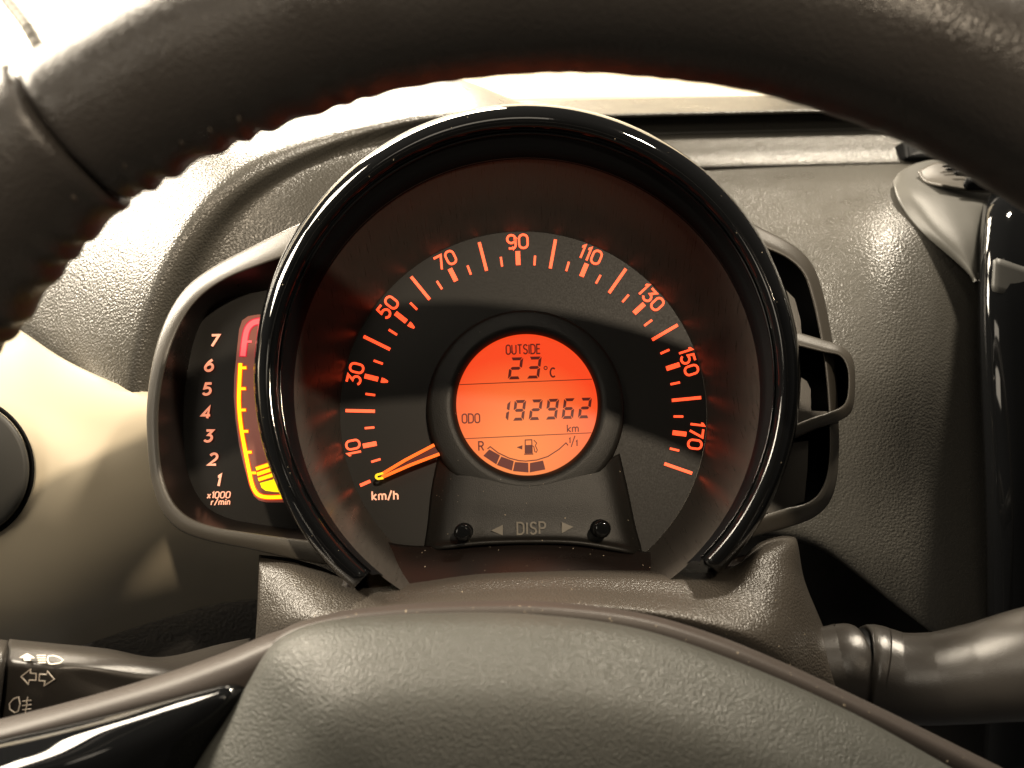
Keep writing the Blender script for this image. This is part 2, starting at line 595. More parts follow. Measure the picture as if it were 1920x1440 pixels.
# right-hand panel that bulges between the dials and the centre console
loft('dash_panel', [
    [(1180, 322, 0.492), (1350, 316, 0.490), (1500, 312, 0.488), (1600, 309, 0.486), (1650, 308, 0.4855), (1700, 307, 0.486), (1760, 306, 0.488), (1900, 303, 0.495)],
    [(1180, 380, 0.470), (1350, 372, 0.463), (1500, 362, 0.454), (1600, 354, 0.446), (1650, 350, 0.4435), (1700, 348, 0.4445), (1760, 346, 0.449), (1900, 345, 0.465)],
    [(1180, 500, 0.452), (1350, 480, 0.436), (1500, 465, 0.419), (1600, 458, 0.405), (1650, 455, 0.4000), (1700, 453, 0.4005), (1760, 452, 0.406), (1900, 455, 0.428)],
    [(1180, 700, 0.440), (1350, 690, 0.416), (1500, 680, 0.394), (1600, 676, 0.381), (1650, 675, 0.3765), (1700, 673, 0.3750), (1760, 672, 0.377), (1900, 675, 0.395)],
    [(1180, 950, 0.440), (1350, 945, 0.415), (1500, 940, 0.393), (1600, 937, 0.380), (1650, 935, 0.3755), (1700, 933, 0.3730), (1760, 932, 0.373), (1900, 935, 0.392)],
    [(1180, 975, 0.438), (1350, 985, 0.414), (1500, 1008, 0.391), (1548, 1026, 0.385), (1610, 1070, 0.379), (1680, 1126, 0.374), (1752, 1181, 0.372), (1900, 1300, 0.392)],
    [(1180, 985, 0.450), (1350, 995, 0.430), (1500, 1016, 0.405), (1546, 1034, 0.399), (1608, 1078, 0.393), (1678, 1134, 0.388), (1750, 1189, 0.386), (1900, 1308, 0.402)],
], 'dash', dash, nc=70, nr=80, thick=0.003)

# passenger side beyond the console
loft('dash_panel', [
    [(1780, 300, 0.500), (2200, 296, 0.500), (3000, 288, 0.52), (4200, 280, 0.56)],
    [(1780, 420, 0.470), (2200, 416, 0.465), (3000, 410, 0.48), (4200, 400, 0.52)],
    [(1780, 800, 0.440), (2200, 800, 0.430), (3000, 800, 0.45), (4200, 800, 0.50)],
    [(1780, 1250, 0.460), (2200, 1260, 0.460), (3000, 1280, 0.48), (4200, 1300, 0.54)],
    [(1780, 1700, 0.520), (2200, 1720, 0.520), (3000, 1750, 0.54), (4200, 1800, 0.60)],
], 'dash', dash, nc=40, nr=40, thick=0.003)
# knee panel below, near-black to stand for the shaded void under the dash
loft('knee_panel', [
    [(200, 960, 0.50), (700, 980, 0.50), (1200, 960, 0.49), (1560, 990, 0.45), (1760, 1120, 0.43), (2000, 1250, 0.42)],
    [(150, 1150, 0.50), (700, 1150, 0.50), (1200, 1160, 0.48), (1500, 1180, 0.44), (1740, 1330, 0.42), (2000, 1500, 0.41)],
    [(100, 1500, 0.52), (700, 1560, 0.52), (1200, 1560, 0.50), (1500, 1560, 0.46), (1740, 1600, 0.42), (2000, 1650, 0.40)],
], 'dash_dark', dash, nc=50, nr=24, thick=0.004)
# ------------------------------------------------------------------- cream lower trim
trim = thing('door_side_trim', 'pale cream curved trim panel left of the rev counter, dark below', 'trim panel', P(150, 900, 0.35))
loft('trim_shell', [
    [(-160, 470, 0.385), (-60, 560, 0.375), (40, 620, 0.366), (120, 673, 0.362), (200, 709, 0.360), (290, 735, 0.358), (420, 760, 0.358), (560, 780, 0.36)],
    [(-160, 478, 0.375), (-60, 568, 0.366), (38, 628, 0.357), (118, 681, 0.353), (198, 717, 0.351), (290, 743, 0.350), (420, 768, 0.350), (560, 788, 0.352)],
    [(-160, 620, 0.352), (-60, 680, 0.346), (40, 735, 0.342), (120, 775, 0.342), (200, 800, 0.343), (290, 815, 0.345), (420, 830, 0.35), (560, 850, 0.36)],
    [(-160, 820, 0.335), (-60, 850, 0.332), (40, 880, 0.331), (120, 900, 0.333), (200, 915, 0.338), (290, 925, 0.345), (420, 935, 0.36), (560, 950, 0.38)],
    [(-160, 1020, 0.333), (-60, 1030, 0.332), (40, 1040, 0.333), (120, 1045, 0.337), (200, 1040, 0.345), (290, 1030, 0.358), (420, 1030, 0.385), (560, 1030, 0.41)],
    [(-160, 1150, 0.348), (-60, 1150, 0.348), (40, 1150, 0.350), (120, 1145, 0.356), (200, 1130, 0.366), (290, 1110, 0.385), (420, 1090, 0.42), (560, 1080, 0.45)],
    [(-160, 1235, 0.400), (-60, 1235, 0.400), (40, 1230, 0.405), (120, 1220, 0.41), (200, 1195, 0.425), (290, 1165, 0.445), (420, 1130, 0.47), (560, 1120, 0.50)],
], 'cream', trim, nc=70, nr=80, thick=0.003)

# ------------------------------------------------------------------- round vent, far left
vent = thing('air_vent', 'dark round air vent set in the cream trim at the left edge', 'air vent', P(-75, 880, 0.325))


def disc_rings(name, cx, cy, spec, material, parent, n=72, cap=True):
    """rings (radius px, depth) about a pixel centre, facing the eye"""
    g = [[P(cx + r * math.cos(2 * math.pi * i / n), cy + r * 1.0 * math.sin(2 * math.pi * i / n), z) for i in range(n)] for r, z in spec]
    v = [p for r in g for p in r]
    f = grid_faces(len(g), n, True)
    if cap:
        v.append(P(cx, cy, spec[-1][1]))
        b = (len(g) - 1) * n
        f += [(b + j, b + (j + 1) % n, len(v) - 1) for j in range(n)]
    return mk(name, v, f, material, parent)


disc_rings('gap_ring', -75, 880, [(140, 0.334), (140, 0.3285), (136, 0.3280), (131, 0.3285), (131, 0.334)], 'matt_black', vent, cap=False)
disc_rings('rotor', -75, 880, [(130, 0.334), (130, 0.3262), (126, 0.3240), (118, 0.3235), (60, 0.3225), (10, 0.322)], 'vent', vent)

# =================================================================== SPEEDOMETER
sp = thing('speedometer', 'big round black-rimmed speedometer with orange numerals and a round lit display', 'speedometer', pd(982, 1060, 0.0))

A0, A1 = -50.5, 230.5       # the gloss hoop is open below
BZ = 0.042
revolve('bezel', [
    (990, 712, 470, BZ - 0.004), (990, 711, 476, BZ - 0.0012), (990, 710, 486, BZ), (990, 710, 497, BZ - 0.0008), (990, 709, 507, BZ - 0.0035), (990, 709, 513, BZ - 0.008),
    (990, 709, 515, BZ - 0.014), (990, 712, 509, BZ - 0.024), (990, 716, 500, BZ - 0.034), (990, 722, 484, BZ - 0.034), (990, 722, 472, BZ - 0.020)],
    'black', sp, n=200, a0=A0, a1=A1, close_r=True)
revolve('bezel_lining', [
    (990, 712, 469.5, BZ - 0.0045), (990, 715, 463, BZ - 0.0062), (989, 723, 452, 0.0332), (989, 736, 438, 0.0300), (989, 736, 438, 0.0280)],
    'matt_black', sp, n=200, a0=A0 - 1, a1=A1 + 1)
revolve('rim_bead', [(990, 712.5, 467, BZ - 0.0056), (990, 713, 464.5, BZ - 0.0046), (990, 714, 462, BZ - 0.0062)], 'black', sp, n=200, a0=A0, a1=A1)
# brushed bowl between the flat disc and the hoop
# brushed cone between the flat disc and the hoop
revolve('brushed_cone', [
    (989, 736, 441, 0.0305), (989, 738, 434, 0.0283), (988, 746, 415, 0.0224), (986.5, 755, 396, 0.0164), (985, 762, 380, 0.0114), (984, 768, 366, 0.0070), (983, 773, 355, 0.0036), (982, 778, 343.5, 0.0000)],
    'annulus', sp, n=180, a0=-60, a1=240)
revolve('dial_disc', [(982, 778, 344, 0.0003), (982, 778, 300, 0.0003), (982, 778, 150, 0.0003)], 'disc', sp, n=160, cap_centre=True)

mark_n = NW


def DB(w, t=0.00025):
    return Build(lambda x, y: pd(x, y, w), NW, t)


def dpix(r, phi):
    """place on the dial at radius r (dial px) and clock angle phi"""
    return (982 + r * math.sin(R(phi)), 778 - r * math.cos(R(phi)))


STEP = 1.236
for kmh in range(0, 181, 5):
    phi = (kmh - 90) * STEP - 2.1
    if kmh % 20 == 0:
        r0, r1, wd = 279, 334, 5.9
    elif kmh % 10 == 0:
        r0, r1, wd = 281, 307, 8.8
    else:
        r0, r1, wd = 281, 299, 4.1
    if kmh == 0:
        r0 = 313
    b = DB(0.0004)
    b.line([dpix(r0, phi), dpix(r1, phi)], wd)
    b.done('scale_mark', 'mark', sp)
    if kmh in (30, 50):
        b = DB(0.0004)
        a, c, d = dpix(275, phi), dpix(269, phi), dpix(262, phi)
        b.line([a, c, d], 9.5, taper=[1, 0.85, 0.35])
        b.done('limit_mark', 'mark', sp)
for kmh in range(10, 180, 20):
    phi = (kmh - 90) * STEP - 2.1
    x, y = dpix(325, phi)
    b = DB(0.0004)
    draw_text(b, str(kmh), x, y, 29, -phi, stroke=0.142, gap=0.27)
    b.done('numeral', 'mark', sp)
b = DB(0.0004)
draw_text(b, 'km/h', 722, 929, 19, 1.5, stroke=0.15, gap=0.26)
b.done('unit_text', 'tach_mark', sp)  # whiter than the other marks: lamplight put into its colour

# needle
nd = DB(0.0058, 0.0008)
ndl = nd.line([(814.5, 834.5), (760, 863), (716, 889.5)], 5.4).line([(824, 851.5), (770, 872), (716, 895.5)], 5.4).done('needle', 'needle', sp)
b = DB(0.0058, 0.0009)
b.line([(719, 887.5)] + [(709.5 + 4.0 * math.cos(R(a)), 894 + 4.0 * math.sin(R(a))) for a in range(-100, -281, -30)] + [(719, 896.5)], 3.8)
b.done('needle_tip', 'needle_tip', ndl)
b = DB(0.0052, 0.0004)
b.poly([(815, 838), (823, 849), (712, 895)])
b.done('needle_web', 'needle_web', ndl)

# display housing: raised ring, pedestal with two pins
revolve('display_ring', [
    (985, 769, 186, 0.0004), (986, 766, 184.5, 0.0044), (986.5, 765, 182, 0.0052), (987, 763, 176, 0.0056), (987.5, 760, 152, 0.0064), (988, 759, 144, 0.0064), (988, 759, 137, 0.0052), (988, 759, 133.2, 0.0042), (988, 759, 132.5, 0.0036), (988, 759, 132.5, 0.0020)],
    'pedestal', sp, n=160)
lcd = revolve('display_screen', [(988, 759, 133.5, 0.0032), (988, 759, 60, 0.0032)], 'lcd', sp, n=96, cap_centre=True)


def LB(t=0.00012):
    return Build(lambda x, y: pd(x, y, 0.0033), NW, t)


def caption(s, cx, cy, h, **k):
    b = LB()
    draw_text(b, s, cx, cy, h, **k)
    return b.done('caption', 'ink', lcd)


caption('OUTSIDE', 981, 655, 19.5, ang=1.5, stroke=0.125, gap=0.21, squeeze=0.86)
caption('ODO', 883, 784.5, 19, ang=1.5, stroke=0.125, gap=0.19)
caption('km', 1074, 803, 15.5, ang=1.5, stroke=0.125, gap=0.20)
caption('R', 902, 836.5, 19, ang=1.5, stroke=0.135)
b = LB()
b.line(arc(1023, 690, 3.0, 3.0, 0, 330, 12), 1.7, True)
draw_text(b, 'C', 1036.5, 698.5, 19.5, 1.5, stroke=0.15)
b.done('caption', 'ink', lcd)
b = LB()
draw_text(b, '1', 1068, 826, 11.5, 0, stroke=0.17)
draw_text(b, '1', 1081, 831, 12.5, 0, stroke=0.17)
b.line([(1071, 838), (1078, 817)], 1.9)
b.done('caption', 'ink', lcd)
LB().line([(861.5, 721.3), (985, 716), (1110, 711)], 1.3).done('divider', 'ink', lcd)
LB().line([(872, 822.5), (990, 817), (1109, 811.5)], 1.3).done('divider', 'ink', lcd)

SEG = {'1': 'bc', '2': 'abged', '3': 'abgcd', '6': 'afgedc', '9': 'abcdfg'}


def seven(d, x0, yb, w, h, slant=0.13, rise=-0.025, t=5.4):
    b = LB()
    g = 1.0
    m = h / 2

    def T(x, y):
        X = x0 + x + slant * y
        return (X, yb - y + rise * x)
    k = t / 2
    shapes = {
        'a': [(g + 1, h), (w - g - 1, h), (w - t + 0.4, h - t), (t - 0.4, h - t)],
        'd': [(g + 1, 0), (w - g - 1, 0), (w - t + 0.4, t), (t - 0.4, t)],
        'g': [(g + 1.5, m), (t, m + k), (w - t, m + k), (w - g - 1.5, m), (w - t, m - k), (t, m - k)],
        'f': [(0, h - g), (t - 0.2, h - t - g), (t - 0.2, m + k + g), (g, m + g), (0, m + g + 1)],
        'b': [(w, h - g), (w - t + 0.2, h - t - g), (w - t + 0.2, m + k + g), (w - g, m + g), (w, m + g + 1)],
        'e': [(0, g), (t - 0.2, t + g), (t - 0.2, m - k - g), (g, m - g), (0, m - g - 1)],
        'c': [(w, g), (w - t + 0.2, t + g), (w - t + 0.2, m - k - g), (w - g, m - g), (w, m - g - 1)],
    }
    for s in SEG[d]:
        b.poly([T(*p) for p in shapes[s]])
    return b.done('digit', 'ink', lcd)


seven('2', 952, 711.5, 24, 41)
seven('3', 986.5, 710, 24, 41)
for i, ch in enumerate('192962'):
    x = [931, 960.3, 991.2, 1022, 1052.8, 1083.5][i]
    seven(ch, x, 790 - i * 1.1, 21.5, 38.5)
# fuel gauge
z = lambda X, Y: (840 + X / 4.8, 600 + Y / 4.8)
LB().line([z(*p) for p in ((356, 1160), (380, 1140), (450, 1195), (550, 1243), (640, 1266), (700, 1270), (800, 1260), (900, 1228), (1000, 1163), (1062, 1106), (1080, 1128))], 1.9).done('fuel_arc', 'ink', lcd)
for q in (((372, 1165), (468, 1218), (435, 1300), (318, 1222)), ((480, 1230), (592, 1270), (575, 1355), (440, 1305)),
          ((602, 1278), (722, 1286), (724, 1372), (585, 1360)), ((738, 1288), (855, 1265), (876, 1345), (736, 1372))):
    LB().poly([z(*p) for p in q]).done('fuel_bar', 'ink', lcd)
b = LB()
b.line([z(*p) for p in ((695, 1200), (695, 1080), (754, 1078), (758, 1200))], 1.8)
b.poly([z(*p) for p in ((698, 1126), (755, 1124), (758, 1200), (695, 1202))])
b.line([z(*p) for p in ((686, 1208), (768, 1206))], 2.0)
b.line([z(*p) for p in ((772, 1080), (798, 1108), (786, 1130), (804, 1170), (796, 1190), (782, 1186), (772, 1140), (760, 1132))], 1.5)
b.done('pump_icon', 'ink', lcd)
LB().poly([z(*p) for p in ((618, 1146), (670, 1127), (668, 1166))]).done('arrow_icon', 'ink', lcd)

# pedestal under the display
def dloft(name, rows, material, parent, nc=30, nr=20, thick=0.0015):
    rr = [catmull([pd(*q) for q in row], nc) for row in rows]
    cols = [catmull([r[j] for r in rr], nr) for j in range(nc)]
    o = mk(name, [cols[j][i] for i in range(nr) for j in range(nc)], grid_faces(nr, nc), material, parent)
    face_eye(o)
    if thick:
        s = o.modifiers.new('thickness', 'SOLIDIFY')
        s.thickness = thick
        s.offset = -1
    return o


dloft('pedestal', [
    [(822, 850, 0.0004), (852, 868, 0.0045), (900, 890, 0.006), (990, 900, 0.0062), (1080, 890, 0.006), (1130, 868, 0.0045), (1162, 850, 0.0004)],
    [(808, 920, 0.0004), (842, 930, 0.0052), (900, 938, 0.0066), (990, 942, 0.0068), (1080, 938, 0.0066), (1146, 930, 0.0052), (1178, 920, 0.0004)],
    [(801, 985, 0.0004), (836, 985, 0.0056), (900, 982, 0.0068), (990, 980, 0.0070), (1080, 982, 0.0068), (1160, 988, 0.0056), (1192, 988, 0.0004)],
    [(796, 1018, 0.0006), (832, 1014, 0.0062), (900, 1008, 0.0076), (990, 1006, 0.0078), (1080, 1008, 0.0076), (1172, 1020, 0.0062), (1202, 1024, 0.0006)],
    [(795, 1027, 0.0010), (832, 1024, 0.0080), (900, 1017, 0.0095), (990, 1014, 0.0098), (1080, 1016, 0.0095), (1174, 1030, 0.0080), (1204, 1034, 0.0010)],
    [(794, 1032, 0.0010), (830, 1030, 0.0076), (900, 1023, 0.0088), (990, 1020, 0.0090), (1080, 1022, 0.0088), (1176, 1037, 0.0076), (1206, 1041, 0.0010)],
], 'pedestal', sp, nc=60, nr=40)


def pin(cx, cy):
    """trip reset pin standing out of the pedestal"""
    n = 28
    u, v = uv(cx, cy, 0.0155)
    spec = [(0.0036, 0.0055), (0.0036, 0.0068), (0.0030, 0.0072), (0.0030, 0.0145), (0.0027, 0.0155), (0.0018, 0.0157)]
    g = [[dl(u + r * math.cos(2 * math.pi * i / n), v + r * math.sin(2 * math.pi * i / n), w) for i in range(n)] for r, w in spec]
    vv = [p for r in g for p in r]
    f = grid_faces(len(g), n, True)
    f.append(tuple((len(g) - 1) * n + j for j in range(n)))
    return mk('reset_pin', vv, f, 'black', sp)


pin(867, 998)
pin(1130, 991)
b = Build(lambda x, y: pd(x, y, 0.0072), NW, 0.0007)
draw_text(b, 'DISP', 996, 990.5, 25, 1.2, stroke=0.13, gap=0.28)
b.done('raised_text', 'moulded', sp)
Build(lambda x, y: pd(x, y, 0.0072), NW, 0.0007).poly([(921, 995), (943, 984), (942.5, 1004)]).done('raised_arrow', 'moulded', sp)
Build(lambda x, y: pd(x, y, 0.0072), NW, 0.0007).poly([(1053, 979), (1075, 988), (1053, 1000)]).done('raised_arrow', 'moulded', sp)

# smoked sill between the dial and the column cover
dloft('sill', [
    [(700, 1010, 0.003), (760, 1022, 0.003), (860, 1022, 0.004), (990, 1014, 0.005), (1110, 1018, 0.004), (1220, 1036, 0.003), (1330, 1050, 0.003), (1400, 1040, 0.003)],
    [(660, 1050, 0.010), (740, 1050, 0.010), (860, 1042, 0.011), (990, 1036, 0.012), (1110, 1042, 0.011), (1220, 1056, 0.010), (1330, 1066, 0.010), (1400, 1060, 0.010)],
    [(630, 1130, 0.024), (740, 1120, 0.026), (860, 1108, 0.027), (990, 1100, 0.028), (1110, 1102, 0.027), (1220, 1106, 0.026), (1330, 1106, 0.024), (1420, 1100, 0.024)],
], 'smoke', sp, nc=60, nr=20, thick=0.001)

# =================================================================== REV COUNTER
tc_ = thing('rev_counter', 'small rev counter pod with slanted numerals 1 to 7 and a glowing yellow scale', 'rev counter', pd(420, 1010, 0.0))
oo = [(640, 392), (560, 420), (480, 458), (400, 500), (350, 538), (315, 590), (290, 660), (276, 750), (276, 830), (284, 900), (302, 955), (335, 993), (390, 1014), (470, 1030), (560, 1050), (660, 1066)]
ii = [(640, 450), (560, 474), (490, 497), (425, 523), (376, 557), (342, 602), (315, 670), (299, 752), (298, 830), (306, 893), (324, 938), (354, 969), (400, 987), (470, 999), (560, 1011), (660, 1022)]
ff = [(640, 520), (560, 534), (500, 545), (445, 556), (403, 576), (375, 610), (356, 672), (345, 752), (345, 830), (353, 886), (370, 928), (394, 955), (430, 972), (480, 982), (560, 992), (660, 1000)]


def ring_loft(name, rows, material, parent, nc=80, thick=0.0):
    g = [catmull([pd(x, y, w) for x, y, w in r], nc) for r in rows]
    o = mk(name, [p for r in g for p in r], grid_faces(len(g), nc), material, parent)
    face_eye(o)
    return o


def off(pts, c, k):
    return [(c[0] + (x - c[0]) * k, c[1] + (y - c[1]) * k) for x, y in pts]


def mixp(a, b_, t):
    return [(p[0] * (1 - t) + q[0] * t, p[1] * (1 - t) + q[1] * t) for p, q in zip(a, b_)]


def wz(pts, w):
    return [(x, y, w) for x, y in pts]


drop = [0.0058] * 3 + [0.0052, 0.0040, 0.0022, 0.0010] + [0.0004] * 9      # the top of the frame slopes back, the sides face the driver


def fw_(t, w):
    return [(x, y, w - d * (1 - t)) for (x, y), d in zip(mixp(oo, ii, t), drop)]


ring_loft('frame', [wz(off(oo, (600, 760), 0.97), -0.030), wz(off(oo, (600, 760), 0.995), -0.004), fw_(0.0, 0.0045), fw_(0.0, 0.0049), fw_(0.05, 0.0056), fw_(0.16, 0.0060), fw_(0.5, 0.0061), fw_(0.88, 0.0060), fw_(0.97, 0.0055), fw_(1.0, 0.0046), fw_(1.0, 0.0043)], 'frame', tc_, nc=120)
ring_loft('well', [wz(ii, 0.0038), wz(mixp(ii, ff, 0.5), -0.004), wz(ff, -0.012)], 'smoke', tc_, nc=100)
fc = catmull([pd(x, y, -0.0119) for x, y in off(ff, (560, 760), 1.02)], 80)
mk('face_plate', fc, [tuple(range(80))], 'disc', tc_, False)


def TB(w, t=0.0002):
    return Build(lambda x, y: pd(x, y, w), NW, t)


FW = -0.0112
for ch, x, y in (('7', 402, 639), ('6', 393, 685), ('5', 389, 729.5), ('4', 387.5, 774), ('3', 391.5, 817.5), ('2', 400, 861), ('1', 410, 901)):
    b = TB(FW)
    draw_text(b, ch, x, y, 25.0, 1.0, stroke=0.18, slant=0.20, squeeze=1.10)
    b.done('numeral', 'tach_mark', tc_)
b = TB(FW)
draw_text(b, 'x1000', 410.5, 928, 13.5, 1.0, stroke=0.15, slant=0.18, gap=0.26)
b.done('unit_text', 'tach_mark', tc_)
b = TB(FW)
draw_text(b, 'r/min', 414, 941, 13, 1.0, stroke=0.15, slant=0.18, gap=0.28)
b.done('unit_text', 'tach_mark', tc_)

q = lambda X, Y: (270 + X * 0.3055, 560 + Y * 0.3055)
TB(FW - 0.0004, 0.0002).poly([q(*p) for p in ((830, 98), (700, 98), (640, 108), (603, 135), (585, 190), (570, 330), (555, 480), (552, 600), (562, 740), (585, 900), (615, 1030), (645, 1140), (675, 1212), (705, 1238), (750, 1250), (900, 1250), (900, 98))]).done('scale_film', 'film', tc_)
yl = [(592, 396), (588, 470), (584, 560), (583, 640), (588, 720), (600, 815), (615, 900), (632, 990), (648, 1070), (664, 1140), (682, 1182), (705, 1206), (740, 1217), (790, 1219), (860, 1216)]
yp = [(v.x, v.y) for v in catmull([(*q(*p), 0) for p in yl], 60)]
TB(FW - 0.0001, 0.0002).line(yp, 11.5, taper=[0.92] * 60).done('painted_glow', 'halo', tc_)  # wider orange ribbon paints the glow around the yellow bar
TB(FW + 0.0002, 0.0002).line(yp, 6.6).done('scale_bar', 'yellow', tc_)
for X, Y in ((590, 425), (586, 553), (586, 684), (601, 815), (622, 943), (648, 1070)):
    x, y = q(X + 4, Y)
    TB(FW - 0.0001, 0.00021).line([(x, y), (x + 12, y - 0.3)], 7.4).done('painted_glow', 'halo', tc_)
    TB(FW + 0.0002, 0.00021).line([(x, y), (x + 10.5, y - 0.2)], 4.6).done('scale_tick', 'yellow', tc_)
rp = [(v.x, v.y) for v in catmull([(*q(*p), 0) for p in ((607, 352), (613, 300), (622, 235), (636, 185), (662, 154), (700, 140), (760, 136))], 30)]
TB(FW - 0.0001, 0.0002).line([(rp[0][0], rp[0][1] + 1.5)] + rp, 14).done('painted_glow', 'red_halo', tc_)  # wider red ribbon paints the glow around the red zone
TB(FW + 0.0002, 0.0002).line(rp, 9.6).done('red_zone', 'red', tc_)
x, y = q(632, 264)
TB(FW + 0.0002, 0.0002).line([(x, y), (x + 9, y)], 4.0).done('red_zone', 'red', tc_)
# low-beam lamp symbol
for a, c in (((688, 1045), (760, 1021)), ((694, 1078), (772, 1052)), ((702, 1111), (790, 1082))):
    TB(FW - 0.0001, 0.0002).line([q(*a), q(*c)], 9.2).done('painted_glow', 'halo', tc_)
    TB(FW + 0.0002, 0.0002).line([q(*a), q(*c)], 6.4).done('beam_symbol', 'yellow', tc_)
TB(FW + 0.0002, 0.0002).poly([q(*p) for p in ((712, 1132), (830, 1100), (880, 1190), (800, 1186), (745, 1178), (722, 1160))]).done('beam_symbol', 'yellow', tc_)

# =================================================================== RIGHT SIDE POD
rpod = thing('side_pod', 'satin brown open pod with three dark slots right of the speedometer', 'pod', pd(1500, 1000, 0.0))


def bar(name, outer, inner, w, parent, back=0.012, material='frame'):
    """moulded bar between an outer and an inner outline, flat face and small edge rounds"""
    rows = [wz(outer, w - back), wz(outer, w - 0.0044), wz(outer, w - 0.0041), wz(mixp(outer, inner, 0.05), w - 0.0032), wz(mixp(outer, inner, 0.14), w - 0.0026), wz(mixp(outer, inner, 0.5), w - 0.0010), wz(mixp(outer, inner, 0.88), w),
            wz(mixp(outer, inner, 0.97), w - 0.0002), wz(inner, w - 0.0008), wz(inner, w - 0.0010), wz(inner, w - back)]
    return ring_loft(name, rows, material, parent, nc=80)


bar('frame', [(1330, 368), (1420, 424), (1488, 460), (1522, 494), (1542, 545), (1554, 600), (1562, 650), (1568, 710), (1572, 780), (1573, 850), (1568, 905), (1554, 944), (1528, 969), (1490, 985), (1430, 1002), (1360, 1020)],
    [(1330, 414), (1420, 460), (1474, 484), (1505, 512), (1521, 555), (1533, 606), (1542, 656), (1549, 712), (1554, 780), (1555, 848), (1548, 898), (1533, 928), (1510, 944), (1472, 953), (1420, 970), (1350, 988)], 0.002, rpod, back=0.022)
bar('bracket', [(1440, 606), (1500, 624), (1550, 639), (1580, 650), (1597, 668), (1603, 695), (1602, 750), (1594, 775), (1572, 790), (1530, 805), (1490, 822), (1440, 842)],
    [(1440, 634), (1500, 650), (1545, 661), (1573, 667), (1584, 680), (1590, 702), (1588, 744), (1579, 761), (1556, 772), (1520, 784), (1486, 798), (1440, 818)], 0.008, rpod, back=0.026)


def pslab(name, pts, w, back, material, parent, bevel=0.0):
    return slab(name, [pd(x, y, w) for x, y in pts], NW * -back, material, parent, bevel)


pslab('bracket_floor', [(1440, 815), (1500, 800), (1560, 786), (1566, 772), (1520, 770), (1440, 778)], 0.0005, 0.010, 'frame', rpod)
pslab('slot_back', [(1400, 440), (1480, 478), (1514, 510), (1534, 560), (1548, 640), (1592, 664), (1597, 760), (1568, 790), (1566, 900), (1540, 945), (1400, 990)], -0.0185, 0.004, 'matt_black', rpod)
pslab('slot_rib', [(1460, 530), (1490, 560), (1501, 600), (1504, 640), (1440, 640)], -0.001, 0.018, 'frame', rpod)
pslab('slot_rib', [(1440, 700), (1500, 706), (1513, 715), (1520, 730), (1521, 800), (1440, 815)], -0.001, 0.018, 'frame', rpod)
pslab('slot_rib', [(1440, 838), (1500, 828), (1516, 826), (1514, 880), (1508, 940), (1440, 965)], -0.002, 0.018, 'frame', rpod)

# =================================================================== COLUMN COVER
cov = thing('column_cover', 'grained brown steering column cover curving under the speedometer', 'column cover', P(1000, 1300, 0.26))
loft('shell', [
    [(486, 1040, 0.300), (540, 1046, 0.300), (600, 1062, 0.292), (660, 1086, 0.284), (760, 1082, 0.284), (900, 1066, 0.284), (1040, 1060, 0.284), (1180, 1062, 0.284), (1310, 1068, 0.284), (1375, 1062, 0.284), (1420, 1020, 0.290), (1462, 1004, 0.292), (1486, 1004, 0.294), (1492, 1006, 0.300)],
    [(486, 1058, 0.283), (540, 1066, 0.276), (600, 1092, 0.266), (660, 1114, 0.258), (760, 1104, 0.258), (900, 1086, 0.258), (1040, 1081, 0.258), (1180, 1083, 0.258), (1310, 1088, 0.258), (1380, 1084, 0.259), (1425, 1040, 0.264), (1468, 1022, 0.270), (1489, 1020, 0.276), (1497, 1024, 0.288)],
    [(484, 1100, 0.276), (535, 1105, 0.265), (600, 1122, 0.255), (660, 1132, 0.250), (760, 1124, 0.250), (900, 1110, 0.250), (1040, 1104, 0.250), (1180, 1108, 0.250), (1310, 1116, 0.250), (1390, 1114, 0.251), (1440, 1088, 0.255), (1480, 1082, 0.260), (1499, 1084, 0.270), (1508, 1086, 0.284)],
    [(482, 1150, 0.272), (532, 1152, 0.258), (600, 1156, 0.246), (660, 1156, 0.242), (760, 1145, 0.240), (900, 1130, 0.240), (1040, 1124, 0.240), (1180, 1130, 0.240), (1310, 1146, 0.240), (1400, 1162, 0.241), (1460, 1166, 0.246), (1500, 1168, 0.254), (1524, 1166, 0.262), (1540, 1166, 0.278)],
    [(480, 1180, 0.272), (530, 1180, 0.257), (600, 1176, 0.245), (660, 1168, 0.238), (760, 1158, 0.236), (900, 1142, 0.236), (1040, 1136, 0.236), (1180, 1144, 0.236), (1310, 1166, 0.236), (1400, 1192, 0.237), (1470, 1224, 0.243), (1520, 1246, 0.252), (1552, 1244, 0.258), (1572, 1244, 0.272)],
    [(478, 1230, 0.275), (528, 1230, 0.262), (600, 1215, 0.250), (660, 1200, 0.243), (760, 1185, 0.240), (900, 1172, 0.240), (1040, 1166, 0.240), (1180, 1174, 0.240), (1310, 1200, 0.240), (1400, 1236, 0.241), (1480, 1282, 0.246), (1540, 1316, 0.254), (1584, 1320, 0.258), (1602, 1320, 0.272)],
    [(478, 1400, 0.29), (528, 1420, 0.27), (600, 1420, 0.26), (660, 1420, 0.255), (760, 1420, 0.25), (900, 1420, 0.25), (1040, 1420, 0.25), (1180, 1420, 0.25), (1310, 1420, 0.25), (1400, 1420, 0.25), (1500, 1430, 0.252), (1580, 1430, 0.256), (1640, 1430, 0.262), (1660, 1430, 0.272)],
], 'cover', cov, nc=110, nr=90, thick=0.002)


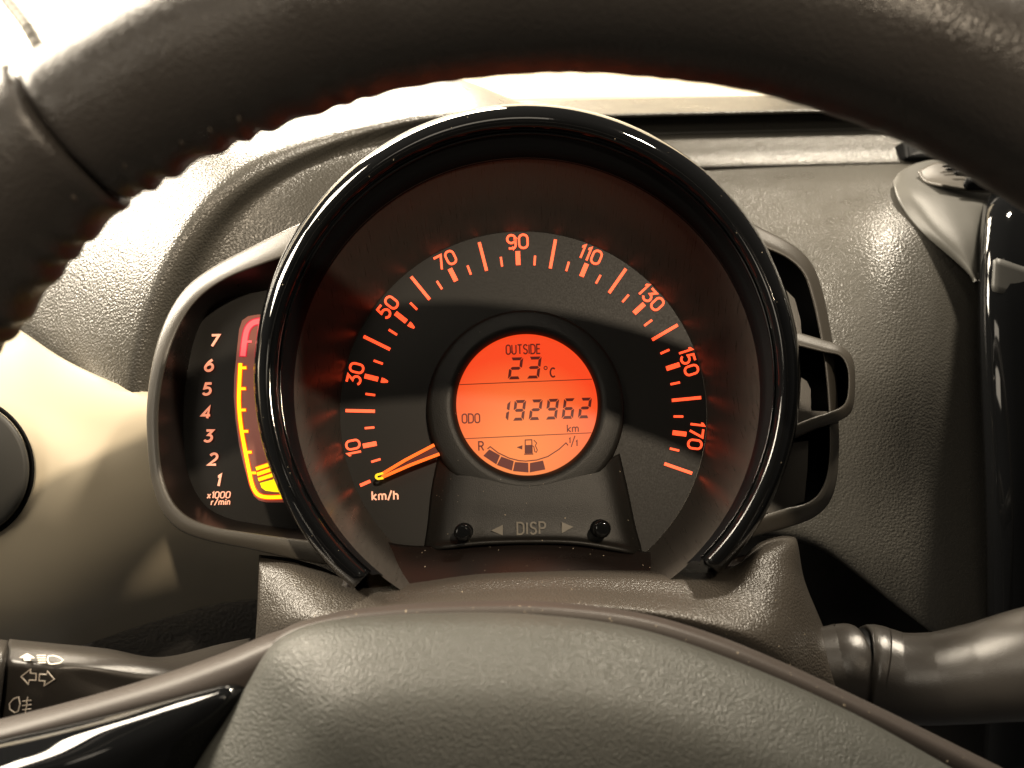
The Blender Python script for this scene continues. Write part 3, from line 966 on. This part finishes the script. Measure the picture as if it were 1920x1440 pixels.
# =================================================================== STALKS
def tube(name, path, material, parent, n=36, m=60, squash=1.0, caps=True):
    """path of (px,py,depth,radius m)"""
    cen = catmull([P(*p[:3]) for p in path], m)
    rad = [v.x for v in catmull([Vector((p[3], i * 1e-3, 0)) for i, p in enumerate(path)], m)] if False else None
    # radii follow the chord length of the path
    base = [P(*p[:3]) for p in path]
    L = [0]
    for i in range(1, len(base)):
        L.append(L[-1] + (base[i] - base[i - 1]).length)
    d = [0]
    for i in range(1, m):
        d.append(d[-1] + (cen[i] - cen[i - 1]).length)
    up = RotM @ Vector((0, 1, 0))
    verts = []
    for i in range(m):
        s = d[i] / d[-1] * L[-1]
        k = 0
        while k < len(L) - 2 and s > L[k + 1]:
            k += 1
        t = min(max((s - L[k]) / (L[k + 1] - L[k]), 0), 1)
        r = path[k][3] * (1 - t) + path[k + 1][3] * t
        tan = (cen[min(i + 1, m - 1)] - cen[max(i - 1, 0)]).normalized()
        a = (up - tan * up.dot(tan)).normalized()
        b_ = tan.cross(a)
        for j in range(n):
            th = 2 * math.pi * j / n
            verts.append(cen[i] + a * (r * math.cos(th)) + b_ * (r * squash * math.sin(th)))
    f = grid_faces(m, n, True)
    if caps:
        f.append(tuple(range(n)))
        f.append(tuple((m - 1) * n + j for j in range(n)))
    return mk(name, verts, f, material, parent)


wip = thing('wiper_stalk', 'satin brown wiper stalk with collar right of the column cover', 'stalk', P(1620, 1260, 0.27))
tube('collar', [(1500, 1262, 0.272, 0.0135), (1572, 1254, 0.270, 0.0141), (1580, 1253, 0.270, 0.0144), (1597, 1252, 0.269, 0.0144), (1603, 1252, 0.269, 0.0138)], 'stalk', wip, m=60)
tube('gap_ring', [(1592, 1252, 0.269, 0.0130), (1644, 1255, 0.267, 0.0130)], 'matt_black', wip, m=6)
tube('arm', [(1626, 1255, 0.2675, 0.0139), (1629, 1255, 0.2675, 0.0144), (1636, 1256, 0.267, 0.0149), (1656, 1262, 0.266, 0.0148), (1700, 1271, 0.263, 0.0143), (1770, 1270, 0.258, 0.0141), (1850, 1259, 0.252, 0.0149), (1940, 1244, 0.246, 0.0164), (2060, 1226, 0.24, 0.0175), (2200, 1205, 0.235, 0.0170)], 'stalk', wip, m=120)

ind = thing('indicator_stalk', 'brown light stalk with white lamp and arrow symbols at lower left', 'stalk', P(120, 1290, 0.25))
loft('arm', [
    [(18, 1198, 0.262), (100, 1206, 0.262), (200, 1216, 0.264), (300, 1232, 0.270), (420, 1206, 0.280), (470, 1196, 0.288)],
    [(14, 1211, 0.250), (100, 1218, 0.250), (200, 1230, 0.252), (300, 1242, 0.258), (420, 1224, 0.270), (470, 1214, 0.280)],
    [(10, 1236, 0.2425), (100, 1244, 0.2425), (170, 1252, 0.245), (280, 1270, 0.252), (420, 1262, 0.262), (470, 1255, 0.272)],
    [(8, 1248, 0.2410), (80, 1252, 0.2410), (140, 1262, 0.2435), (240, 1292, 0.250), (420, 1300, 0.262), (470, 1300, 0.272)],
    [(2, 1300, 0.2425), (80, 1304, 0.2425), (140, 1312, 0.244), (240, 1330, 0.249), (420, 1350, 0.262), (470, 1350, 0.272)],
    [(0, 1350, 0.246), (80, 1352, 0.246), (140, 1358, 0.248), (240, 1370, 0.252), (420, 1400, 0.266), (470, 1400, 0.275)],
    [(-4, 1400, 0.258), (80, 1400, 0.258), (140, 1402, 0.26), (240, 1410, 0.264), (420, 1440, 0.275), (470, 1440, 0.28)],
], 'stalk', ind, nc=60, nr=50, thick=0.002)
loft('end_knob', [
    [(-140, 1186, 0.258), (-60, 1192, 0.258), (10, 1200, 0.258), (16, 1202, 0.262)],
    [(-140, 1198, 0.244), (-60, 1205, 0.244), (8, 1213, 0.244), (14, 1215, 0.250)],
    [(-140, 1235, 0.236), (-60, 1238, 0.236), (4, 1240, 0.236), (11, 1242, 0.243)],
    [(-140, 1310, 0.236), (-60, 1308, 0.236), (-4, 1305, 0.236), (4, 1305, 0.243)],
    [(-140, 1380, 0.245), (-60, 1378, 0.245), (-10, 1376, 0.245), (-2, 1376, 0.252)],
], 'stalk', ind, nc=30, nr=30, thick=0.002)


def IB(zd):
    return Build(lambda x, y: P(x, y, zd(x, y) if callable(zd) else zd), RotM @ Vector((0, 0, 1)), 0.0002)


s3 = lambda X, Y: (X / 3, 960 + Y / 3)
zu = lambda x, y: 0.2424 + max(0, 1244 - y) * 0.00040
b = IB(lambda x, y: 0.2480 - (y - 1225) * 0.00045 - 0.0022)
b.poly([s3(*p) for p in ((110, 818), (153, 794), (195, 820), (172, 820), (172, 834), (136, 834), (136, 818))])
for k in range(4):
    b.line([s3(208 + k * 3, 806 + k * 13), s3(258, 806 + k * 13)], 1.1)
b.line([s3(*p) for p in ((272, 810), (300, 806), (332, 815), (356, 832), (338, 848), (300, 854), (278, 852), (268, 832))], 1.2, True)
b.done('beam_symbol', 'print', ind)
b = IB(0.2400)
b.line([s3(*p) for p in ((120, 925), (172, 884), (172, 906), (205, 908), (203, 946), (166, 944), (160, 968))], 1.6, True)
b.line([s3(*p) for p in ((306, 940), (268, 896), (262, 914), (224, 912), (220, 948), (254, 950), (250, 976))], 1.6, True)
b.done('arrow_symbol', 'print', ind)
b = IB(0.2402)
b.line([s3(*p) for p in ((105, 1040), (76, 1050), (54, 1078), (56, 1108), (84, 1128), (104, 1118), (114, 1080))], 1.6, True)
for k in range(3):
    b.line([s3(126, 1064 + k * 24), s3(176, 1058 + k * 24)], 1.4)
b.line([s3(*p) for p in ((158, 1040), (150, 1062), (154, 1086), (146, 1106), (144, 1134))], 1.4)
b.done('fog_symbol', 'print', ind)

# =================================================================== CENTRE CONSOLE
con = thing('centre_console', 'glossy black centre console at the right edge with grey trim beside it', 'console', P(1880, 1200, 0.38))
loft('gloss_panel', [
    [(1846, 372, 0.418), (1858, 358, 0.420), (1890, 350, 0.425), (1960, 350, 0.43), (2100, 350, 0.44), (2900, 350, 0.460)],
    [(1842, 400, 0.396), (1856, 388, 0.386), (1900, 378, 0.384), (1960, 378, 0.386), (2100, 378, 0.39), (2900, 378, 0.410)],
    [(1836, 470, 0.384), (1850, 470, 0.371), (1900, 470, 0.367), (1960, 470, 0.367), (2100, 470, 0.37), (2900, 470, 0.390)],
    [(1834, 620, 0.374), (1848, 620, 0.363), (1900, 620, 0.359), (1960, 620, 0.359), (2100, 620, 0.36), (2900, 620, 0.380)],
    [(1846, 950, 0.369), (1860, 950, 0.358), (1900, 950, 0.354), (1960, 950, 0.354), (2100, 950, 0.355), (2900, 950, 0.375)],
    [(1848, 1200, 0.380), (1860, 1200, 0.365), (1900, 1200, 0.36), (1960, 1200, 0.36), (2100, 1200, 0.36), (2900, 1200, 0.380)],
    [(1840, 1450, 0.39), (1855, 1450, 0.375), (1900, 1450, 0.37), (1960, 1450, 0.37), (2100, 1450, 0.37), (2900, 1450, 0.390)],
], 'black', con, nc=40, nr=60, thick=0.003)
loft('screen_edge', [
    [(1862, 488, 0.3655), (1870, 484, 0.3645), (1920, 500, 0.363), (2000, 520, 0.362)],
    [(1858, 545, 0.3645), (1868, 548, 0.363), (1920, 560, 0.3615), (2000, 580, 0.361)],
], 'vent', con, nc=20, nr=6, thick=0.002)
loft('side_trim', [
    [(1674, 340, 0.440), (1688, 322, 0.445), (1722, 305, 0.452), (1770, 298, 0.458), (1820, 300, 0.462), (1870, 318, 0.462)],
    [(1677, 350, 0.430), (1696, 338, 0.433), (1735, 326, 0.440), (1780, 324, 0.446), (1830, 330, 0.450), (1875, 344, 0.450)],
    [(1684, 372, 0.420), (1712, 364, 0.417), (1755, 365, 0.416), (1800, 372, 0.416), (1838, 376, 0.418), (1866, 378, 0.420)],
    [(1702, 404, 0.412), (1735, 404, 0.405), (1772, 408, 0.402), (1808, 412, 0.402), (1838, 414, 0.404), (1856, 414, 0.41)],
    [(1736, 442, 0.402), (1766, 448, 0.395), (1794, 452, 0.392), (1816, 454, 0.392), (1836, 454, 0.394), (1850, 454, 0.40)],
    [(1800, 498, 0.392), (1812, 504, 0.387), (1820, 506, 0.385), (1828, 508, 0.385), (1836, 508, 0.386), (1846, 508, 0.39)],
    [(1824, 522, 0.388), (1826, 524, 0.385), (1829, 526, 0.384), (1833, 526, 0.384), (1838, 526, 0.385), (1846, 526, 0.388)],
], 'silver', con, nc=50, nr=60, thick=0.003)
vt = loft('vent_grille', [
    [(1722, 320, 0.4340), (1750, 306, 0.4380), (1790, 299, 0.4420), (1850, 300, 0.4460), (1920, 312, 0.4480)],
    [(1735, 338, 0.4265), (1765, 330, 0.4280), (1805, 328, 0.4300), (1855, 332, 0.4320), (1920, 340, 0.4320)],
    [(1768, 345, 0.4160), (1790, 350, 0.4160), (1815, 354, 0.4160), (1850, 356, 0.4160), (1900, 356, 0.4160)],
], 'frame', con, nc=40, nr=20, thick=0.0015)
for pts, w in ((((1766, 312, 0.4310), (1790, 310, 0.4320), (1822, 312, 0.4330)), 3), (((1772, 318, 0.4290), (1796, 317, 0.4300), (1830, 320, 0.4310)), 3.4),
               (((1788, 325, 0.4250), (1812, 324, 0.4257), (1850, 330, 0.4265)), 6), (((1806, 346, 0.4145), (1830, 343, 0.4160), (1872, 346, 0.4165)), 13)):
    c_ = catmull([P(*p) for p in pts], 14)
    h = w * 0.44 / FPX
    up = RotM @ Vector((0, 1, 0))
    vs, fs = [], []
    for i, p in enumerate(c_):
        k = math.sqrt(max(1 - (2 * i / 13 - 1) ** 6, 0.02))
        vs += [p + up * h * k, p - up * h * k]
    fs = [(2 * i, 2 * i + 1, 2 * i + 3, 2 * i + 2) for i in range(13)]
    so = mk('vent_slot', vs, fs, 'matt_black', vt)
    md = so.modifiers.new('thickness', 'SOLIDIFY')
    md.thickness = 0.0012
slab('cavity', [P(1696, 262, 0.487), (P(1700, 296, 0.482)), P(1800, 300, 0.478), P(1840, 270, 0.478), P(1790, 240, 0.487)], RotM @ Vector((0, 0, -0.04)), 'matt_black', con, 0.002)

# =================================================================== STEERING WHEEL
wh = thing('steering_wheel', 'dark leather steering wheel with grained centre pad and glossy black spoke insert', 'steering wheel', P(1050, 1580, 0.19))
WCX, WCY, WZ = 1080, 1685, 0.167
RM = 1710 / FPX * WZ
RT = 152 / FPX * WZ
SEAM = 90 + math.degrees(math.atan2(940, 1440))


def wheel_pt(ang, r, dz):
    c = ((WCX - 960) / FPX * WZ, (720 - WCY) / FPX * WZ)
    return W(c[0] + r * math.cos(R(ang)), c[1] + r * math.sin(R(ang)), WZ - dz)


def rim_section(name, a0, a1, n, rt, scallop, end0=True, end1=True, m=56, grow=0.0):
    verts = []
    full = abs(a1 - a0) > 359
    for i in range(n):
        t = i / (n - 1)
        a = a0 + (a1 - a0) * t
        d0, d1 = t * abs(a1 - a0), (1 - t) * abs(a1 - a0)
        k = 1.0
        for dd, e in ((d0, end0), (d1, end1)):
            if e and dd < 0.9:
                k *= 0.90 + 0.10 * math.sqrt(1 - (1 - dd / 0.9) ** 2)
        for j in range(m):
            th = 2 * math.pi * j / m
            # inner edge faces the hub at th = 180 deg
            dist = math.degrees(abs(math.pi - th + 0.25))
            fade = min(max((a - 96) / 22, 0.12), 1.0)
            sc = fade * scallop * math.exp(-(dist / 26) ** 2) * (0.5 + 0.5 * math.cos(2 * math.pi * a / 2.5 + 1.3 * math.sin(a * 0.83)))
            lump = 0.00016 * math.sin(a * 0.23 + 2 * th) + 0.00010 * math.sin(a * 0.51 - th)
            swell = 1 + grow * min(max(t * 5.0, 0), 1) ** 1.2 * min(max((1 - t) * 5, 0), 1)
            rr = rt * k * swell + lump - sc
            verts.append(wheel_pt(a, RM + rr * math.cos(th), rr * math.sin(th)))
    f = grid_faces(n, m, True)
    f.append(tuple(range(m)))
    f.append(tuple((n - 1) * m + j for j in range(m)))
    return mk(name, verts, f, 'leather', wh)


rim = rim_section('rim', -60, SEAM - 0.08, 700, RT, 0.0014, False, True)
grip = rim_section('grip', SEAM + 0.08, SEAM + 62, 300, RT * 1.03, 0.0013, True, False, grow=0.28)
rim_section('rim', SEAM + 62, 300, 120, RT, 0.0008, False, False)
# lacing along the inner edge near the seam
for a, th in ((SEAM - 2.2, 152), (SEAM - 4.1, 156), (SEAM - 6.0, 158), (SEAM - 8, 160), (SEAM - 10, 162), (SEAM + 1.6, 150), (SEAM + 3.4, 150), (SEAM + 5.2, 150), (SEAM + 7.0, 150), (SEAM + 8.8, 150)):
    par = rim if a < SEAM else grip
    vs, fs = [], []
    n_, m_ = 9, 8
    for i in range(n_):
        t = i / (n_ - 1) - 0.5
        tt = R(th + t * 13)
        rr = RT * (1.0 if a < SEAM else 1.045) - 0.0008 + 0.0009 * math.cos(math.pi * t)
        c0 = wheel_pt(a + t * 0.5, RM + rr * math.cos(tt), rr * math.sin(tt))
        c1 = wheel_pt(a + t * 0.5 + 0.12, RM + rr * math.cos(tt), rr * math.sin(tt))
        e1 = (c1 - c0).normalized()
        e2 = RotM @ Vector((0, 0, 1))
        for j in range(m_):
            q_ = 2 * math.pi * j / m_
            k = 0.00042 * math.sqrt(max(1 - (2 * t) ** 2, 0.05))
            vs.append(c0 + e1 * k * math.cos(q_) + e2 * k * math.sin(q_))
    fs = grid_faces(n_, m_, True)
    mk('stitch', vs, fs, 'thread', par)

# centre pad
def pad_curve(pts, z):
    return [(x, y, z) for x, y in pts]


pb = [(330, 1560), (352, 1470), (385, 1410), (420, 1358), (462, 1290), (508, 1216), (560, 1182), (640, 1163), (800, 1152), (1000, 1154), (1200, 1182), (1400, 1250), (1600, 1340), (1780, 1440), (1960, 1545), (2100, 1640)]
cpt = (1050, 1900)


def inward(k, dy=0):
    return [(x + (cpt[0] - x) * k, y + (cpt[1] - y) * k + dy) for x, y in pb]


loft('centre_pad', [pad_curve(inward(-0.004), 0.212), pad_curve(inward(0.0), 0.2045), pad_curve(inward(0.012), 0.2000), pad_curve(inward(0.035), 0.1960), pad_curve(inward(0.09), 0.190), pad_curve(inward(0.20), 0.182),
                    pad_curve(inward(0.34), 0.178), pad_curve(inward(0.5), 0.176), pad_curve(inward(0.75), 0.176), pad_curve(inward(0.95), 0.178)],
     'pad', wh, nc=120, nr=90, thick=0.002)
# back shell lip seen above the pad, and left spoke
loft('hub_shell', [
    [(440, 1420, 0.232), (430, 1330, 0.230), (452, 1262, 0.228), (520, 1186, 0.226), (620, 1150, 0.226), (760, 1133, 0.226), (900, 1127, 0.226), (1040, 1129, 0.226), (1200, 1149, 0.226), (1330, 1186, 0.226), (1460, 1238, 0.226), (1620, 1312, 0.226), (1800, 1400, 0.226), (1960, 1480, 0.226)],
    [(444, 1424, 0.222), (434, 1334, 0.220), (456, 1266, 0.218), (522, 1189, 0.216), (622, 1153, 0.216), (760, 1136, 0.216), (900, 1130, 0.216), (1040, 1132, 0.216), (1200, 1152, 0.216), (1330, 1189, 0.216), (1460, 1241, 0.216), (1620, 1315, 0.216), (1800, 1403, 0.216), (1960, 1483, 0.216)],
    [(450, 1430, 0.213), (440, 1340, 0.212), (462, 1272, 0.211), (526, 1197, 0.210), (624, 1162, 0.210), (760, 1146, 0.210), (900, 1140, 0.210), (1040, 1142, 0.210), (1200, 1163, 0.210), (1330, 1202, 0.210), (1460, 1255, 0.210), (1620, 1330, 0.210), (1800, 1420, 0.210), (1960, 1500, 0.210)],
    [(470, 1450, 0.212), (470, 1360, 0.211), (500, 1300, 0.210), (560, 1230, 0.2095), (650, 1200, 0.209), (760, 1186, 0.209), (900, 1180, 0.209), (1040, 1182, 0.209), (1200, 1210, 0.209), (1330, 1250, 0.209), (1460, 1300, 0.209), (1620, 1380, 0.209), (1800, 1480, 0.209), (1960, 1560, 0.209)],
], 'spoke', wh, nc=100, nr=30, thick=0.002)
loft('spoke', [
    [(-140, 1382, 0.216), (0, 1348, 0.219), (120, 1318, 0.221), (240, 1284, 0.223), (340, 1252, 0.224), (430, 1219, 0.225), (500, 1190, 0.225), (580, 1166, 0.224)],
    [(-140, 1386, 0.206), (0, 1352, 0.209), (120, 1322, 0.211), (240, 1289, 0.213), (340, 1258, 0.214), (430, 1226, 0.215), (500, 1197, 0.215), (580, 1172, 0.2145)],
    [(-140, 1402, 0.201), (0, 1369, 0.204), (120, 1338, 0.206), (240, 1305, 0.208), (340, 1276, 0.209), (430, 1246, 0.2098), (500, 1215, 0.2098), (580, 1185, 0.2098)],
    [(-140, 1425, 0.199), (0, 1389, 0.202), (120, 1362, 0.204), (240, 1332, 0.206), (340, 1307, 0.207), (430, 1285, 0.2082), (500, 1250, 0.2085), (580, 1215, 0.209)],
    [(-140, 1500, 0.206), (0, 1470, 0.208), (120, 1450, 0.210), (240, 1430, 0.211), (340, 1400, 0.212), (430, 1360, 0.212), (500, 1320, 0.212), (580, 1280, 0.212)],
], 'spoke', wh, nc=60, nr=40, thick=0.002)
loft('spoke_insert', [
    [(-140, 1428, 0.1995), (0, 1387, 0.2025), (110, 1362, 0.2045), (220, 1336, 0.206), (320, 1310, 0.207), (400, 1288, 0.208), (436, 1282, 0.2085), (456, 1284, 0.209)],
    [(-140, 1432, 0.196), (0, 1391, 0.199), (110, 1366, 0.201), (220, 1340, 0.2025), (320, 1314, 0.2035), (400, 1293, 0.2045), (436, 1287, 0.205), (461, 1292, 0.209)],
    [(-140, 1452, 0.191), (0, 1412, 0.194), (110, 1388, 0.196), (220, 1362, 0.198), (320, 1336, 0.200), (396, 1314, 0.2015), (434, 1306, 0.203), (459, 1303, 0.209)],
    [(-140, 1500, 0.184), (0, 1462, 0.187), (110, 1438, 0.190), (220, 1412, 0.194), (300, 1384, 0.197), (370, 1350, 0.200), (418, 1336, 0.203), (446, 1326, 0.209)],
    [(-140, 1560, 0.184), (0, 1520, 0.186), (110, 1500, 0.189), (200, 1476, 0.193), (270, 1446, 0.197), (330, 1410, 0.200), (380, 1388, 0.204), (412, 1378, 0.210)],
    [(-140, 1640, 0.188), (0, 1600, 0.190), (110, 1590, 0.193), (190, 1570, 0.196), (250, 1540, 0.199), (300, 1500, 0.203), (340, 1470, 0.206), (366, 1450, 0.212)],
], 'black', wh, nc=70, nr=60, thick=0.002)

# =================================================================== WINDSCREEN CORNER
pil = thing('windscreen_pillar', 'white glaring windscreen pillar with dark ribbed seal in the top left corner', 'pillar', P(-100, 300, 0.80))
loft('pillar_panel', [
    [(-500, -300, 1.0), (0, -300, 0.98), (700, -300, 0.96), (1500, -300, 0.96)],
    [(-500, 100, 0.84), (0, 60, 0.84), (700, 60, 0.90), (1500, 60, 0.95)],
    [(-500, 500, 0.74), (0, 400, 0.76), (700, 300, 0.86), (1500, 300, 0.95)],
], 'pillar', pil, nc=20, nr=10, thick=0.004)
sv = thing_seal = None
c_ = catmull([P(-40, -90, 0.56), P(14, 0, 0.55), P(34, 26, 0.545), P(50, 48, 0.54), P(66, 76, 0.54), P(110, 160, 0.54)], 40)
side = (RotM @ Vector((0.8, 0.55, 0))).normalized()
bk = RotM @ Vector((0, 0, 1))
vs = []
for i, p in enumerate(c_):
    k = 0.0036 * (1 + 0.07 * (i % 2))
    for j in range(10):
        th = 2 * math.pi * j / 10
        vs.append(p + side * k * math.cos(th) + bk * k * math.sin(th))
mk('seal', vs, grid_faces(40, 10, True), 'rubber', pil, False)

# dust lying on the sill, the column cover and the wheel's back shell
dv, df = [], []
for name, count in (('dial_disc', 14), ('display_ring', 10), ('bezel', 22), ('sill', 70), ('shell', 60), ('hub_shell', 70), ('pedestal', 25)):
    o = bpy.data.objects[name]
    me = o.data
    off_ = base_of(o)
    seen = [p for p in me.polygons if p.normal.dot((cam.location - off_ - p.center).normalized()) > 0.35]
    for p in random.sample(seen, min(count, len(seen))):
        c = off_ + p.center + p.normal * 0.00006
        r = random.choice((0.00007, 0.00008, 0.00010, 0.00016))
        t1 = p.normal.orthogonal().normalized()
        t2 = p.normal.cross(t1)
        el, an = random.uniform(1, 2.2), random.uniform(0, 3.14)
        b0 = len(dv)
        for k in range(6):
            th = k * math.pi / 3
            x, y = r * el * math.cos(th), r * math.sin(th)
            dv.append(c + t1 * (x * math.cos(an) - y * math.sin(an)) + t2 * (x * math.sin(an) + y * math.cos(an)))
        dv.append(c + p.normal * r * 0.7)
        df += [(b0 + k, b0 + (k + 1) % 6, b0 + 6) for k in range(6)]
du = mk('dust', dv, df, 'dust')
du['kind'] = 'stuff'
du['label'] = 'scattered pale dust specks on the column cover and wheel hub'
